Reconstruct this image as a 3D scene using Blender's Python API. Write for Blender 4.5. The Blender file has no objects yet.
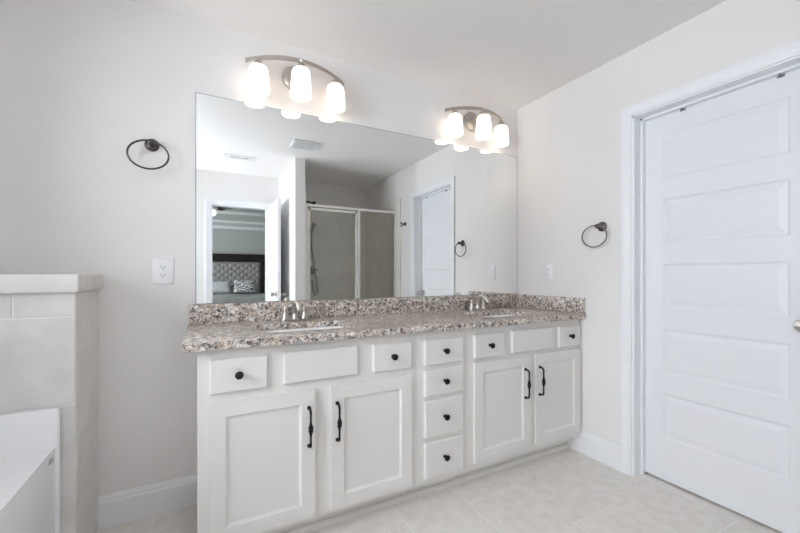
import bpy, bmesh, math, random
from mathutils import Vector, Matrix
from mathutils.geometry import tessellate_polygon

random.seed(7)
SC = bpy.context.scene
COL = SC.collection
PI = math.pi

# ------------------------------------------------------------------ camera, world, exposure
CAMP = (0.0, -2.137, 1.151)
cd = bpy.data.cameras.new('camera')
cam = bpy.data.objects.new('camera', cd)
COL.objects.link(cam)
cam.location = CAMP
cam.rotation_euler = (PI/2, 0, -0.4879)
cd.sensor_width = 36.0
cd.lens = 371.77*36/800
cd.shift_y = (274.53-266.5)/800
cd.clip_start = 0.02
SC.camera = cam

SC.view_settings.view_transform = 'Standard'
SC.view_settings.look = 'None'
SC.view_settings.gamma = 1.0
SC.view_settings.use_curve_mapping = False
SC.view_settings.exposure = 0.66
SC.cycles.max_bounces = 16
SC.cycles.diffuse_bounces = 10
SC.cycles.glossy_bounces = 8
SC.cycles.transparent_max_bounces = 16
SC.cycles.caustics_reflective = False
SC.cycles.caustics_refractive = False

w = bpy.data.worlds.new('world')
SC.world = w
w.use_nodes = True
w.node_tree.nodes['Background'].inputs[0].default_value = (0.62, 0.76, 1.0, 1)
w.node_tree.nodes['Background'].inputs[1].default_value = 1.0

def area(name, loc, rot, sx, sy, power, color):
    l = bpy.data.lights.new(name, 'AREA')
    l.shape = 'RECTANGLE'; l.size = sx; l.size_y = sy; l.energy = power; l.color = color
    o = bpy.data.objects.new(name, l); COL.objects.link(o)
    o.location = loc; o.rotation_euler = rot
    return o

H = 2.438          # ceiling height
W = 2.172          # inner face of the wall with the panel door
XL = -1.36         # inner face of the left wall with the added windows
YF = -3.03         # wall with the bedroom doorway
WIN = [(-2.10, -0.85, 1.22, 2.18), (-2.98, -2.70, 0.45, 2.15)]     # added bathroom windows, out of view: y0, y1, z0, z1
BXL, BXR, BYF, BYN = -2.6, 3.4, -8.70, -3.15                       # bedroom
BWIN = (-7.6, -5.0, 0.8, 2.1)  # bedroom opening added out of view for light
DAY = (0.90, 0.94, 1.0)
area('daylight_tub_window', (XL-0.16, (WIN[0][0]+WIN[0][1])/2, 1.70), (0, -PI/2, 0), 1.10, 1.40, 48, DAY)  # lamp outside one of the added windows, standing in for daylight
area('daylight_rear_window', (XL-0.16, (WIN[1][0]+WIN[1][1])/2, 1.30), (0, -PI/2, 0), 1.84, 0.38, 52, DAY)  # lamp outside the narrower of the added windows, placed for a shadow edge
area('daylight_bedroom_window', (BXL-0.16, -6.3, 1.45), (0, -PI/2, 0), 1.5, 2.8, 160, DAY)  # added lamp to brighten the bedroom from out of view

# ------------------------------------------------------------------ materials
def mat(name, color, rough=0.5, metal=0.0, spec=0.5, emis=None, estr=0.0, coat=0.0):
    m = bpy.data.materials.new(name); m.use_nodes = True
    b = m.node_tree.nodes['Principled BSDF']
    b.inputs['Base Color'].default_value = (*color, 1)
    b.inputs['Roughness'].default_value = rough
    b.inputs['Metallic'].default_value = metal
    b.inputs['Specular IOR Level'].default_value = spec
    b.inputs['Coat Weight'].default_value = coat
    if emis:
        b.inputs['Emission Color'].default_value = (*emis, 1)
        b.inputs['Emission Strength'].default_value = estr
    return m

def nn(m, t, **kw):
    n = m.node_tree.nodes.new(t)
    for k, v in kw.items():
        setattr(n, k, v)
    return n

def lk(m, a, b):
    m.node_tree.links.new(a, b)

def bsdf(m):
    return m.node_tree.nodes['Principled BSDF']

def add_noise_tone(m, c1, c2, scale, detail=4, bump=0.0, bscale=None, bdist=0.002):
    tc = nn(m, 'ShaderNodeTexCoord')
    no = nn(m, 'ShaderNodeTexNoise'); no.inputs['Scale'].default_value = scale; no.inputs['Detail'].default_value = detail
    lk(m, tc.outputs['Object'], no.inputs['Vector'])
    r = nn(m, 'ShaderNodeValToRGB')
    r.color_ramp.elements[0].position = 0.35; r.color_ramp.elements[0].color = (*c1, 1)
    r.color_ramp.elements[1].position = 0.65; r.color_ramp.elements[1].color = (*c2, 1)
    lk(m, no.outputs['Fac'], r.inputs['Fac'])
    lk(m, r.outputs['Color'], bsdf(m).inputs['Base Color'])
    if bump:
        n2 = nn(m, 'ShaderNodeTexNoise'); n2.inputs['Scale'].default_value = bscale or scale*6; n2.inputs['Detail'].default_value = 3
        lk(m, tc.outputs['Object'], n2.inputs['Vector'])
        bp = nn(m, 'ShaderNodeBump'); bp.inputs['Strength'].default_value = bump; bp.inputs['Distance'].default_value = bdist
        lk(m, n2.outputs['Fac'], bp.inputs['Height']); lk(m, bp.outputs['Normal'], bsdf(m).inputs['Normal'])
    return m

def tile_material(name, ax, off, bw, rh, c1, c2, grout, rough=0.35, offset=0.5, mortar=0.003, nscale=6.0, spec=0.4):
    """Tiles laid on the plane spanned by the two object axes in ax."""
    m = mat(name, c1, rough, spec=spec)
    tc = nn(m, 'ShaderNodeTexCoord')
    sp = nn(m, 'ShaderNodeSeparateXYZ'); lk(m, tc.outputs['Object'], sp.inputs[0])
    cb = nn(m, 'ShaderNodeCombineXYZ')
    for i in range(2):
        a = nn(m, 'ShaderNodeMath', operation='SUBTRACT'); a.inputs[1].default_value = off[i]
        lk(m, sp.outputs['XYZ'.index(ax[i])], a.inputs[0]); lk(m, a.outputs[0], cb.inputs[i])
    br = nn(m, 'ShaderNodeTexBrick'); br.offset = offset; br.squash = 1.0
    br.inputs['Scale'].default_value = 1.0; br.inputs['Brick Width'].default_value = bw; br.inputs['Row Height'].default_value = rh
    br.inputs['Mortar Size'].default_value = mortar; br.inputs['Mortar Smooth'].default_value = 0.1; br.inputs['Bias'].default_value = 0.0
    br.inputs['Color1'].default_value = (0, 0, 0, 1); br.inputs['Color2'].default_value = (1, 1, 1, 1)
    lk(m, cb.outputs[0], br.inputs['Vector'])
    no = nn(m, 'ShaderNodeTexNoise'); no.inputs['Scale'].default_value = nscale; no.inputs['Detail'].default_value = 7; no.inputs['Roughness'].default_value = 0.62
    lk(m, tc.outputs['Object'], no.inputs['Vector'])
    r = nn(m, 'ShaderNodeValToRGB')
    r.color_ramp.elements[0].position = 0.32; r.color_ramp.elements[0].color = (*c1, 1)
    r.color_ramp.elements[1].position = 0.68; r.color_ramp.elements[1].color = (*c2, 1)
    lk(m, no.outputs['Fac'], r.inputs['Fac'])
    mx = nn(m, 'ShaderNodeMix', data_type='RGBA')
    lk(m, br.outputs['Fac'], mx.inputs[0]); lk(m, r.outputs['Color'], mx.inputs[6]); mx.inputs[7].default_value = (*grout, 1)
    lk(m, mx.outputs[2], bsdf(m).inputs['Base Color'])
    inv = nn(m, 'ShaderNodeMath', operation='SUBTRACT'); inv.inputs[0].default_value = 1.0; lk(m, br.outputs['Fac'], inv.inputs[1])
    bp = nn(m, 'ShaderNodeBump'); bp.inputs['Strength'].default_value = 0.5; bp.inputs['Distance'].default_value = 0.002
    lk(m, inv.outputs[0], bp.inputs['Height']); lk(m, bp.outputs['Normal'], bsdf(m).inputs['Normal'])
    return m

M = {}
M['wall'] = add_noise_tone(mat('wall_paint', (0.76, 0.75, 0.74), 0.7, spec=0.25), (0.79, 0.772, 0.760), (0.81, 0.792, 0.780), 2.0, bump=0.05, bscale=220, bdist=0.001)
M['ceiling'] = add_noise_tone(mat('ceiling_paint', (0.83, 0.81, 0.80), 0.8, spec=0.2), (0.90, 0.878, 0.865), (0.91, 0.888, 0.875), 2.0, bump=0.05, bscale=180, bdist=0.001)
M['trim'] = mat('trim_paint', (0.83, 0.84, 0.86), 0.35, spec=0.4)
M['door'] = mat('door_paint', (0.79, 0.80, 0.825), 0.4, spec=0.4)
M['cabinet'] = add_noise_tone(mat('cabinet_paint', (0.76, 0.74, 0.715), 0.38, spec=0.4), (0.765, 0.745, 0.718), (0.782, 0.762, 0.735), 3.0)
M['cabinet_inside'] = mat('cabinet_shadow_gap', (0.45, 0.42, 0.39), 0.6)
M['black'] = mat('oil_rubbed_black_metal', (0.018, 0.016, 0.016), 0.35, metal=0.6)
M['bronze'] = mat('dark_bronze_metal', (0.10, 0.085, 0.078), 0.3, metal=0.9)
M['nickel'] = mat('brushed_nickel', (0.52, 0.48, 0.44), 0.38, metal=1.0)
M['chrome'] = mat('chrome', (0.8, 0.8, 0.8), 0.12, metal=1.0)
M['satin'] = mat('satin_frame_metal', (0.80, 0.78, 0.74), 0.38, metal=0.35)
M['porcelain'] = mat('porcelain', (0.88, 0.88, 0.88), 0.12, coat=0.3)
M['tub'] = mat('tub_acrylic', (0.88, 0.885, 0.895), 0.2, coat=0.2)
M['plastic'] = mat('white_plastic', (0.86, 0.86, 0.87), 0.35)
M['slot'] = mat('dark_slot', (0.10, 0.10, 0.10), 0.6)
M['grey_clip'] = mat('grey_clip_metal', (0.25, 0.25, 0.25), 0.4, metal=0.7)
M['grey_chrome'] = mat('grey_chrome', (0.36, 0.36, 0.35), 0.35, metal=0.5)
M['vent'] = mat('vent_white', (0.80, 0.80, 0.80), 0.45)
M['vent_dark'] = mat('vent_shadow', (0.30, 0.30, 0.31), 0.7)
M['dark'] = mat('closet_dark', (0.05, 0.045, 0.045), 0.9)  # near-black colour stands in for the darkness behind the panel door
M['shade'] = mat('lit_frosted_glass', (0.95, 0.93, 0.9), 0.3, emis=(1.0, 0.85, 0.70), estr=0.86)
M['mirror'] = mat('mirror_silver', (0.93, 0.945, 0.94), 0.0, metal=1.0)
M['mirror_edge'] = mat('mirror_edge_glass', (0.35, 0.38, 0.37), 0.15, metal=0.3)
M['floor'] = tile_material('floor_tile', 'YX', (-0.65, 0.83), 0.69, 0.345, (0.70, 0.662, 0.617), (0.81, 0.773, 0.73), (0.83, 0.81, 0.785), 0.42, mortar=0.0036, nscale=16.0)
M['ledge_tile'] = add_noise_tone(mat('ledge_tile', (0.62, 0.60, 0.575), 0.35), (0.66, 0.635, 0.61), (0.74, 0.715, 0.69), 9.0, detail=7)
M['ledge_grout'] = mat('ledge_grout', (0.80, 0.79, 0.77), 0.8)
M['shower_back'] = tile_material('shower_tile_back', 'XZ', (1.1, 0.12), 0.66, 0.33, (0.74, 0.715, 0.68), (0.85, 0.825, 0.79), (0.64, 0.62, 0.59), 0.4, nscale=5.0)
M['shower_side'] = tile_material('shower_tile_side', 'YZ', (-1.94, 0.12), 0.66, 0.33, (0.72, 0.69, 0.63), (0.83, 0.80, 0.74), (0.62, 0.60, 0.56), 0.4, nscale=5.0)
M['shower_floor'] = tile_material('shower_floor_tile', 'XY', (1.1, -3.0), 0.06, 0.06, (0.42, 0.39, 0.35), (0.52, 0.49, 0.45), (0.55, 0.53, 0.5), 0.5, nscale=8.0)
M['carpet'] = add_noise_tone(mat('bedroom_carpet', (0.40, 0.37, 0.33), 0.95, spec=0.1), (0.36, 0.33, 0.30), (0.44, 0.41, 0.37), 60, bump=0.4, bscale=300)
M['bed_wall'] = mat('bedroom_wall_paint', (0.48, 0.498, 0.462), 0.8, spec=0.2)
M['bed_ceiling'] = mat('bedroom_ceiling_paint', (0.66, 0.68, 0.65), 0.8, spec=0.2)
M['crown'] = mat('crown_paint', (0.80, 0.82, 0.81), 0.5)
M['dark_wood'] = add_noise_tone(mat('dark_wood', (0.035, 0.022, 0.018), 0.35), (0.012, 0.008, 0.007), (0.022, 0.014, 0.012), 12)
M['tuft'] = add_noise_tone(mat('tufted_grey_fabric', (0.36, 0.35, 0.34), 0.42, spec=0.5), (0.30, 0.285, 0.275), (0.36, 0.34, 0.33), 40)
M['linen'] = add_noise_tone(mat('grey_bedding', (0.45, 0.45, 0.44), 0.8), (0.40, 0.40, 0.395), (0.50, 0.50, 0.49), 14)
M['mattress'] = mat('mattress_white', (0.75, 0.75, 0.74), 0.8)
M['silver_pillow'] = mat('silver_satin', (0.60, 0.61, 0.61), 0.4)
M['fan_white'] = mat('fan_white', (0.8, 0.8, 0.8), 0.4)
M['fan_glass'] = mat('fan_glass', (0.9, 0.9, 0.9), 0.3, emis=(1, 0.97, 0.92), estr=1.6)

# patterned pillow: pale scrolls on charcoal
m = mat('scroll_pattern_fabric', (0.5, 0.5, 0.5), 0.8); M['pattern'] = m
tc = nn(m, 'ShaderNodeTexCoord'); wv = nn(m, 'ShaderNodeTexWave'); wv.wave_type = 'RINGS'
wv.inputs['Scale'].default_value = 7.5; wv.inputs['Distortion'].default_value = 9.0; wv.inputs['Detail'].default_value = 1.5; wv.inputs['Detail Scale'].default_value = 1.4
lk(m, tc.outputs['Object'], wv.inputs['Vector'])
r = nn(m, 'ShaderNodeValToRGB'); r.color_ramp.elements[0].position = 0.42; r.color_ramp.elements[0].color = (0.10, 0.10, 0.105, 1)
r.color_ramp.elements[1].position = 0.52; r.color_ramp.elements[1].color = (0.78, 0.78, 0.76, 1)
lk(m, wv.outputs['Fac'], r.inputs['Fac']); lk(m, r.outputs['Color'], bsdf(m).inputs['Base Color'])

# speckled granite
m = mat('granite', (0.5, 0.45, 0.4), 0.30, spec=0.5); M['granite'] = m
tc = nn(m, 'ShaderNodeTexCoord')
no = nn(m, 'ShaderNodeTexNoise'); no.inputs['Scale'].default_value = 60; no.inputs['Detail'].default_value = 3
lk(m, tc.outputs['Object'], no.inputs['Vector'])
ad = nn(m, 'ShaderNodeMix', data_type='VECTOR'); ad.inputs[0].default_value = 0.018
lk(m, tc.outputs['Object'], ad.inputs[4]); lk(m, no.outputs['Color'], ad.inputs[5])
def vor(scale):
    v = nn(m, 'ShaderNodeTexVoronoi'); v.inputs['Scale'].default_value = scale; v.inputs['Randomness'].default_value = 1.0
    lk(m, ad.outputs[1], v.inputs['Vector'])
    s = nn(m, 'ShaderNodeSeparateColor'); lk(m, v.outputs['Color'], s.inputs[0]); return s
def cramp(stops):
    r = nn(m, 'ShaderNodeValToRGB'); r.color_ramp.interpolation = 'CONSTANT'
    e = r.color_ramp.elements
    while len(e) < len(stops): e.new(0.5)
    for i, (p, c) in enumerate(stops): e[i].position = p; e[i].color = (*c, 1)
    return r
big, fine = vor(84), vor(180)
r1 = cramp([(0.0, (0.022, 0.021, 0.022)), (0.21, (0.20, 0.185, 0.18)), (0.37, (0.48, 0.375, 0.295)), (0.58, (0.66, 0.55, 0.45)), (0.78, (0.83, 0.81, 0.78))])
r2 = cramp([(0.0, (0.02, 0.019, 0.02)), (0.20, (0.28, 0.25, 0.235)), (0.38, (0.58, 0.46, 0.37)), (0.68, (0.84, 0.81, 0.77))])
lk(m, big.outputs[0], r1.inputs['Fac']); lk(m, fine.outputs[1], r2.inputs['Fac'])
mx = nn(m, 'ShaderNodeMix', data_type='RGBA'); mx.inputs[0].default_value = 0.42
lk(m, r1.outputs['Color'], mx.inputs[6]); lk(m, r2.outputs['Color'], mx.inputs[7])
lk(m, mx.outputs[2], bsdf(m).inputs['Base Color'])

# thin glass panes
def glass(name, tint, refl):
    m = bpy.data.materials.new(name); m.use_nodes = True
    nt = m.node_tree; nt.nodes.clear()
    out = nt.nodes.new('ShaderNodeOutputMaterial'); mix = nt.nodes.new('ShaderNodeMixShader')
    tr = nt.nodes.new('ShaderNodeBsdfTransparent'); tr.inputs[0].default_value = (*tint, 1)
    gl = nt.nodes.new('ShaderNodeBsdfGlossy'); gl.inputs['Roughness'].default_value = 0.02; gl.inputs[0].default_value = (0.9, 0.92, 0.9, 1)
    fr = nt.nodes.new('ShaderNodeFresnel'); fr.inputs['IOR'].default_value = refl
    nt.links.new(fr.outputs[0], mix.inputs[0]); nt.links.new(tr.outputs[0], mix.inputs[1]); nt.links.new(gl.outputs[0], mix.inputs[2])
    nt.links.new(mix.outputs[0], out.inputs[0])
    return m
M['glass'] = glass('shower_glass', (0.985, 0.99, 0.983), 1.10)
M['window_glass'] = glass('window_glass', (0.97, 0.98, 0.98), 1.3)

# ------------------------------------------------------------------ mesh helpers
def nb():
    return bmesh.new()

def box(bm, x0, x1, y0, y1, z0, z1, bev=0.0, seg=2, mi=0):
    x0, x1 = min(x0, x1), max(x0, x1); y0, y1 = min(y0, y1), max(y0, y1); z0, z1 = min(z0, z1), max(z0, z1)
    vs = [bm.verts.new(p) for p in ((x0,y0,z0),(x1,y0,z0),(x1,y1,z0),(x0,y1,z0),(x0,y0,z1),(x1,y0,z1),(x1,y1,z1),(x0,y1,z1))]
    fs = [bm.faces.new([vs[i] for i in q]) for q in ((3,2,1,0),(4,5,6,7),(0,1,5,4),(1,2,6,5),(2,3,7,6),(3,0,4,7))]
    for f in fs: f.material_index = mi
    if bev > 0:
        es = list({e for f in fs for e in f.edges})
        r = bmesh.ops.bevel(bm, geom=es, offset=bev, segments=seg, profile=0.5, affect='EDGES')
        for f in r['faces']: f.material_index = mi

def frame_axes(d):
    d = Vector(d).normalized()
    u = Vector((0,0,1)) if abs(d.z) < 0.9 else Vector((1,0,0))
    a = d.cross(u).normalized(); b = d.cross(a).normalized()
    return a, b

def tube(bm, pts, rad, n=12, closed=False, caps=True):
    pts = [Vector(p) for p in pts]
    k = len(pts); rads = rad if isinstance(rad, (list, tuple)) else [rad]*k
    rings = []; pa = None
    for i, p in enumerate(pts):
        if closed: t = pts[(i+1) % k]-pts[i-1]
        else: t = pts[min(i+1,k-1)]-pts[max(i-1,0)]
        t.normalize()
        if pa is None: a, b = frame_axes(t)
        else:
            a = (pa - t*pa.dot(t)).normalized(); b = t.cross(a)
        pa = a
        rings.append([bm.verts.new(p + (a*math.cos(2*PI*j/n)+b*math.sin(2*PI*j/n))*rads[i]) for j in range(n)])
    for i in range(k if closed else k-1):
        A, B = rings[i], rings[(i+1) % k]
        sh = 0
        if closed and i == k-1:
            sh = min(range(n), key=lambda s: (A[0].co-B[s].co).length)
        for j in range(n):
            bm.faces.new((A[j], A[(j+1)%n], B[(j+1+sh)%n], B[(j+sh)%n]))
    if caps and not closed:
        bm.faces.new(rings[0][::-1]); bm.faces.new(rings[-1])

def lathe(bm, prof, n=28, mtx=None, cap0=True, cap1=True):
    """prof: (radius, height) along +z, moved by mtx."""
    mtx = mtx or Matrix.Identity(4)
    rings = []
    for r_, z in prof:
        if r_ <= 1e-6: rings.append([bm.verts.new(mtx @ Vector((0,0,z)))])
        else: rings.append([bm.verts.new(mtx @ Vector((r_*math.cos(2*PI*j/n), r_*math.sin(2*PI*j/n), z))) for j in range(n)])
    for A, B in zip(rings, rings[1:]):
        for j in range(n):
            if len(A) == 1 and len(B) == 1: continue
            if len(A) == 1: bm.faces.new((A[0], B[j], B[(j+1)%n]))
            elif len(B) == 1: bm.faces.new((A[j], A[(j+1)%n], B[0]))
            else: bm.faces.new((A[j], A[(j+1)%n], B[(j+1)%n], B[j]))
    if cap0 and len(rings[0]) > 1: bm.faces.new(rings[0][::-1])
    if cap1 and len(rings[-1]) > 1: bm.faces.new(rings[-1])

def aim(loc, d):
    d = Vector(d).normalized()
    return Matrix.Translation(Vector(loc)) @ d.to_track_quat('Z', 'Y').to_matrix().to_4x4()

def prism(bm, loops, z0, z1, axis='z'):
    """Extrude 2-D loops (outer first, then holes) between z0 and z1."""
    def P(p, z):
        if axis == 'z': return Vector((p[0], p[1], z))
        if axis == 'x': return Vector((z, p[0], p[1]))
        return Vector((p[0], z, p[1]))
    lo = [[bm.verts.new(P(p, z0)) for p in l] for l in loops]
    hi = [[bm.verts.new(P(p, z1)) for p in l] for l in loops]
    flat_lo = [v for l in lo for v in l]; flat_hi = [v for l in hi for v in l]
    tris = tessellate_polygon([[Vector((p[0], p[1], 0)) for p in l] for l in loops])
    for t in tris:
        bm.faces.new([flat_hi[i] for i in t]); bm.faces.new([flat_lo[i] for i in reversed(t)])
    for a, b in zip(lo, hi):
        k = len(a)
        for i in range(k): bm.faces.new((a[i], a[(i+1)%k], b[(i+1)%k], b[i]))

def rrect(x0, x1, y0, y1, r, n=6):
    out = []
    for cx, cy, a0 in ((x1-r, y1-r, 0), (x0+r, y1-r, PI/2), (x0+r, y0+r, PI), (x1-r, y0+r, 1.5*PI)):
        for i in range(n+1):
            a = a0+PI/2*i/n
            out.append((cx+r*math.cos(a), cy+r*math.sin(a)))
    return out

def obj(name, bm, m, parent=None, smooth=True, ang=35, kind=None):
    """Link bm (in world coordinates) as one mesh object, under parent when given."""
    root = parent
    while root is not None and root.parent is not None: root = root.parent
    if root is not None:
        off = Vector(root.location)
        for v in bm.verts: v.co -= off
    bmesh.ops.recalc_face_normals(bm, faces=bm.faces[:])
    me = bpy.data.meshes.new(name); bm.to_mesh(me); bm.free()
    for x in (m if isinstance(m, (list, tuple)) else [m]): me.materials.append(x)
    if smooth:
        me.polygons.foreach_set('use_smooth', [True]*len(me.polygons))
        me.set_sharp_from_angle(angle=math.radians(ang))
    o = bpy.data.objects.new(name, me); COL.objects.link(o)
    if parent is not None: o.parent = parent
    if kind: o['kind'] = kind
    return o

def thing(name, label, cat, loc=(0,0,0), group=None):
    o = bpy.data.objects.new(name, None); COL.objects.link(o)
    o.empty_display_size = 0.05
    o.location = loc; o['label'] = label; o['category'] = cat
    if group: o['group'] = group
    return o

def tag(o, label, cat, group=None):
    o['label'] = label; o['category'] = cat
    if group: o['group'] = group
    return o

def copy_tree(o, parent=None):
    c = o.copy(); COL.objects.link(c)
    if parent is not None: c.parent = parent
    for ch in list(o.children): copy_tree(ch, c)
    return c

def dup(o, loc, label):
    c = copy_tree(o); c.location = loc; c['label'] = label
    return c

def struct(name, bm, m, **kw):
    return obj(name, bm, m, kind='structure', **kw)

def sroot(name, loc):
    o = bpy.data.objects.new(name, None); COL.objects.link(o); o.location = loc; o['kind'] = 'structure'
    o.empty_display_size = 0.05
    return o

# ------------------------------------------------------------------ the room
T = 0.12
bm = nb(); box(bm, XL-T, W+T, YF-T, T, -0.06, 0.0); struct('floor', bm, M['floor'])
bm = nb(); box(bm, XL-T, W+T, YF-T, T, H, H+0.08); struct('ceiling', bm, M['ceiling'])
bm = nb(); box(bm, XL-T, W+T, 0, T, 0, H); struct('wall_back', bm, M['wall'])

def wall_with_holes(name, axis, c0, c1, a0, a1, holes, m, top=H):
    bm = nb()
    loops = [[(a0, 0), (a1, 0), (a1, top), (a0, top)]]
    # holes that reach the floor become notches
    outer = [(a0, 0)]
    for h in sorted([h for h in holes if h[2] <= 0]):
        outer += [(h[0], 0), (h[0], h[3]), (h[1], h[3]), (h[1], 0)]
    outer += [(a1, 0), (a1, top), (a0, top)]
    loops = [outer] + [[(h[0], h[2]), (h[0], h[3]), (h[1], h[3]), (h[1], h[2])] for h in holes if h[2] > 0]
    prism(bm, loops, c0, c1, axis)
    return struct(name, bm, m, smooth=False)

DY0, DY1, DZ = -1.621, -0.877, 2.060       # opening of the panel door
wall_with_holes('wall_right', 'x', W, W+T, YF-T, 0, [(DY0, DY1, 0, DZ)], M['wall'])
wall_with_holes('wall_left', 'x', XL-T, XL, YF-T, 0, WIN, M['wall'])
BX0, BX1, BZ = 0.091, 0.757, 2.030         # bedroom doorway
wall_with_holes('wall_far', 'y', YF-T, YF, XL, W, [(BX0, BX1, 0, BZ)], M['wall'])
bm = nb(); box(bm, 0.898, 1.008, YF, -2.02, 0, H); struct('wall_partition', bm, M['wall'])

# added dark box behind the panel door, blocks light under the leaf
bm = nb()
for a in ((W+T, W+1.0, -1.9, -1.86, 0, 2.3), (W+T, W+1.0, -0.68, -0.64, 0, 2.3), (W+0.98, W+1.02, -1.9, -0.64, 0, 2.3), (W+T, W+1.0, -1.9, -0.64, 2.28, 2.32), (W+T, W+1.0, -1.9, -0.64, -0.06, 0.0)):
    box(bm, *a)
struct('wall_closet', bm, M['dark'])

# baseboards: profile (depth, height)
BBP = [(0, 0), (0.016, 0), (0.016, 0.112), (0.012, 0.120), (0.012, 0.128), (0.008, 0.136), (0.006, 0.143), (0, 0.145)]
def baseboard(name, p0, p1, n):
    """p0-p1 along the wall, n the direction into the room."""
    bm = nb(); p0 = Vector((*p0, 0)); p1 = Vector((*p1, 0)); n = Vector((*n, 0))
    A = [bm.verts.new(p0+n*d+Vector((0,0,z))) for d, z in BBP]; B = [bm.verts.new(p1+n*d+Vector((0,0,z))) for d, z in BBP]
    k = len(A)
    for i in range(k): bm.faces.new((A[i], A[(i+1)%k], B[(i+1)%k], B[i]))
    bm.faces.new(A[::-1]); bm.faces.new(B)
    return struct(name, bm, M['trim'], smooth=False)
baseboard('baseboard_back', (-0.418, 0), (-0.019, 0), (0, -1))
baseboard('baseboard_right', (W, -0.30), (W, DY1+0.056), (-1, 0))
baseboard('baseboard_right_rear', (W, DY0-0.056), (W, -1.94), (-1, 0))
baseboard('baseboard_far', (XL, YF), (BX0-0.066, YF), (0, 1))
baseboard('baseboard_partition', (0.898, -2.02), (0.898, YF), (-1, 0))
baseboard('baseboard_partition_front', (0.898, -2.02), (1.008, -2.02), (0, 1))
baseboard('baseboard_left', (XL, -2.35), (XL, YF), (1, 0))

# casings: stepped profile swept around an opening on a wall plane
CAS = [(0.0, 0.0), (0.0, 0.010), (0.010, 0.012), (0.022, 0.010), (0.050, 0.016), (0.070, 0.019), (0.079, 0.017), (0.079, 0.0)]
def casing(name, mapf, u0, u1, top, wscale=1.0):
    """mapf(u, z, depth): u along the wall. The inner edge of the casing runs u0 -> top -> u1."""
    bm = nb(); k = len(CAS); rows = []
    for (u, z, du, dz) in ((u0, 0.0, -1, 0), (u0, top, -1, 1), (u1, top, 1, 1), (u1, 0.0, 1, 0)):
        rows.append([bm.verts.new(Vector(mapf(u+du*o*wscale, z+dz*o*wscale, d))) for o, d in CAS])
    for A, B in zip(rows, rows[1:]):
        for i in range(k): bm.faces.new((A[i], A[(i+1)%k], B[(i+1)%k], B[i]))
    bm.faces.new(rows[0][::-1]); bm.faces.new(rows[-1])
    return struct(name, bm, M['trim'], ang=20)
casing('trim_1', lambda u, z, d: (W-d, u, z), DY0+0.004, DY1-0.004, DZ-0.006, 0.75)
casing('trim_2', lambda u, z, d: (u, YF+d, z), BX0+0.004, BX1-0.004, BZ-0.004, 0.84)
# jambs with stops
bm = nb()
box(bm, W-0.002, W+T, DY1-0.016, DY1, 0, DZ); box(bm, W-0.002, W+T, DY0, DY0+0.016, 0, DZ); box(bm, W-0.002, W+T, DY0, DY1, DZ-0.014, DZ)
box(bm, W+0.060, W+0.088, DY1-0.027, DY1-0.016, 0, DZ-0.014); box(bm, W+0.060, W+0.088, DY0+0.016, DY0+0.027, 0, DZ-0.014); box(bm, W+0.060, W+0.088, DY0+0.016, DY1-0.016, DZ-0.025, DZ-0.014)
struct('trim_3', bm, M['trim'])
bm = nb()
box(bm, BX0, BX0+0.016, YF-T, YF+0.001, 0, BZ); box(bm, BX1-0.016, BX1, YF-T, YF+0.001, 0, BZ); box(bm, BX0, BX1, YF-T, YF+0.001, BZ-0.016, BZ)
struct('trim_4', bm, M['trim'])

# unseen windows added to let in light (beside the tub and behind the photographer)
def window(name, xa, y0, y1, z0, z1, m=M['trim']):
    root = sroot(name, (xa-0.06, (y0+y1)/2, z0))
    bm = nb(); f = 0.05
    for a in ((y0, y0+f, z0, z1), (y1-f, y1, z0, z1), (y0, y1, z0, z0+f), (y0, y1, z1-f, z1)):
        box(bm, xa-0.09, xa-0.04, a[0], a[1], a[2], a[3])
    box(bm, xa-0.085, xa-0.045, y0, y1, (z0+z1)/2-0.018, (z0+z1)/2+0.018)
    obj('window_frame', bm, m, root)
    bm = nb(); box(bm, xa-0.068, xa-0.062, y0+f, y1-f, z0+f, z1-f); obj('window_pane', bm, M['window_glass'], root)
    bm = nb(); box(bm, xa-0.04, xa+0.03, y0-0.05, y1+0.05, z0-0.02, z0, 0.004); obj('window_sill', bm, m, root)
for i, wn in enumerate(WIN): window('window_%d' % (i+1), XL, *wn)

# ------------------------------------------------------------------ bedroom seen through the doorway
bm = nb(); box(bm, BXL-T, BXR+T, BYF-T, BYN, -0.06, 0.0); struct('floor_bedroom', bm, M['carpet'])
TRX0, TRX1, TRY0, TRY1, TRZ = -1.9, 2.7, -8.05, -3.9, 2.74
bm = nb(); prism(bm, [[(BXL-T, BYF-T), (BXR+T, BYF-T), (BXR+T, BYN), (BXL-T, BYN)], [(TRX0, TRY0), (TRX0, TRY1), (TRX1, TRY1), (TRX1, TRY0)]], H, H+0.06)
struct('ceiling_bedroom_soffit', bm, M['crown'], smooth=False)
bm = nb()
box(bm, TRX0-0.1, TRX1+0.1, TRY0-0.1, TRY1+0.1, TRZ, TRZ+0.06)
box(bm, TRX0-0.1, TRX1+0.1, TRY0-0.1, TRY0, H+0.06, TRZ); box(bm, TRX0-0.1, TRX1+0.1, TRY1, TRY1+0.1, H+0.06, TRZ)
box(bm, TRX0-0.1, TRX0, TRY0, TRY1, H+0.06, TRZ); box(bm, TRX1, TRX1+0.1, TRY0, TRY1, H+0.06, TRZ)
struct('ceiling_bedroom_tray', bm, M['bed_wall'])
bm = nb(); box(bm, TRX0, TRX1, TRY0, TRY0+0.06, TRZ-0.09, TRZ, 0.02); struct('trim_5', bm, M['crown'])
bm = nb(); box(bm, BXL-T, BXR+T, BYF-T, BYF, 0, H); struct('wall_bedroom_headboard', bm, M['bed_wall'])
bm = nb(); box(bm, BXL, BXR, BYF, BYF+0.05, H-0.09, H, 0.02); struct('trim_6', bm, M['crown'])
wall_with_holes('wall_bedroom_left', 'x', BXL-T, BXL, BYF, BYN, [BWIN], M['bed_wall'])
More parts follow.
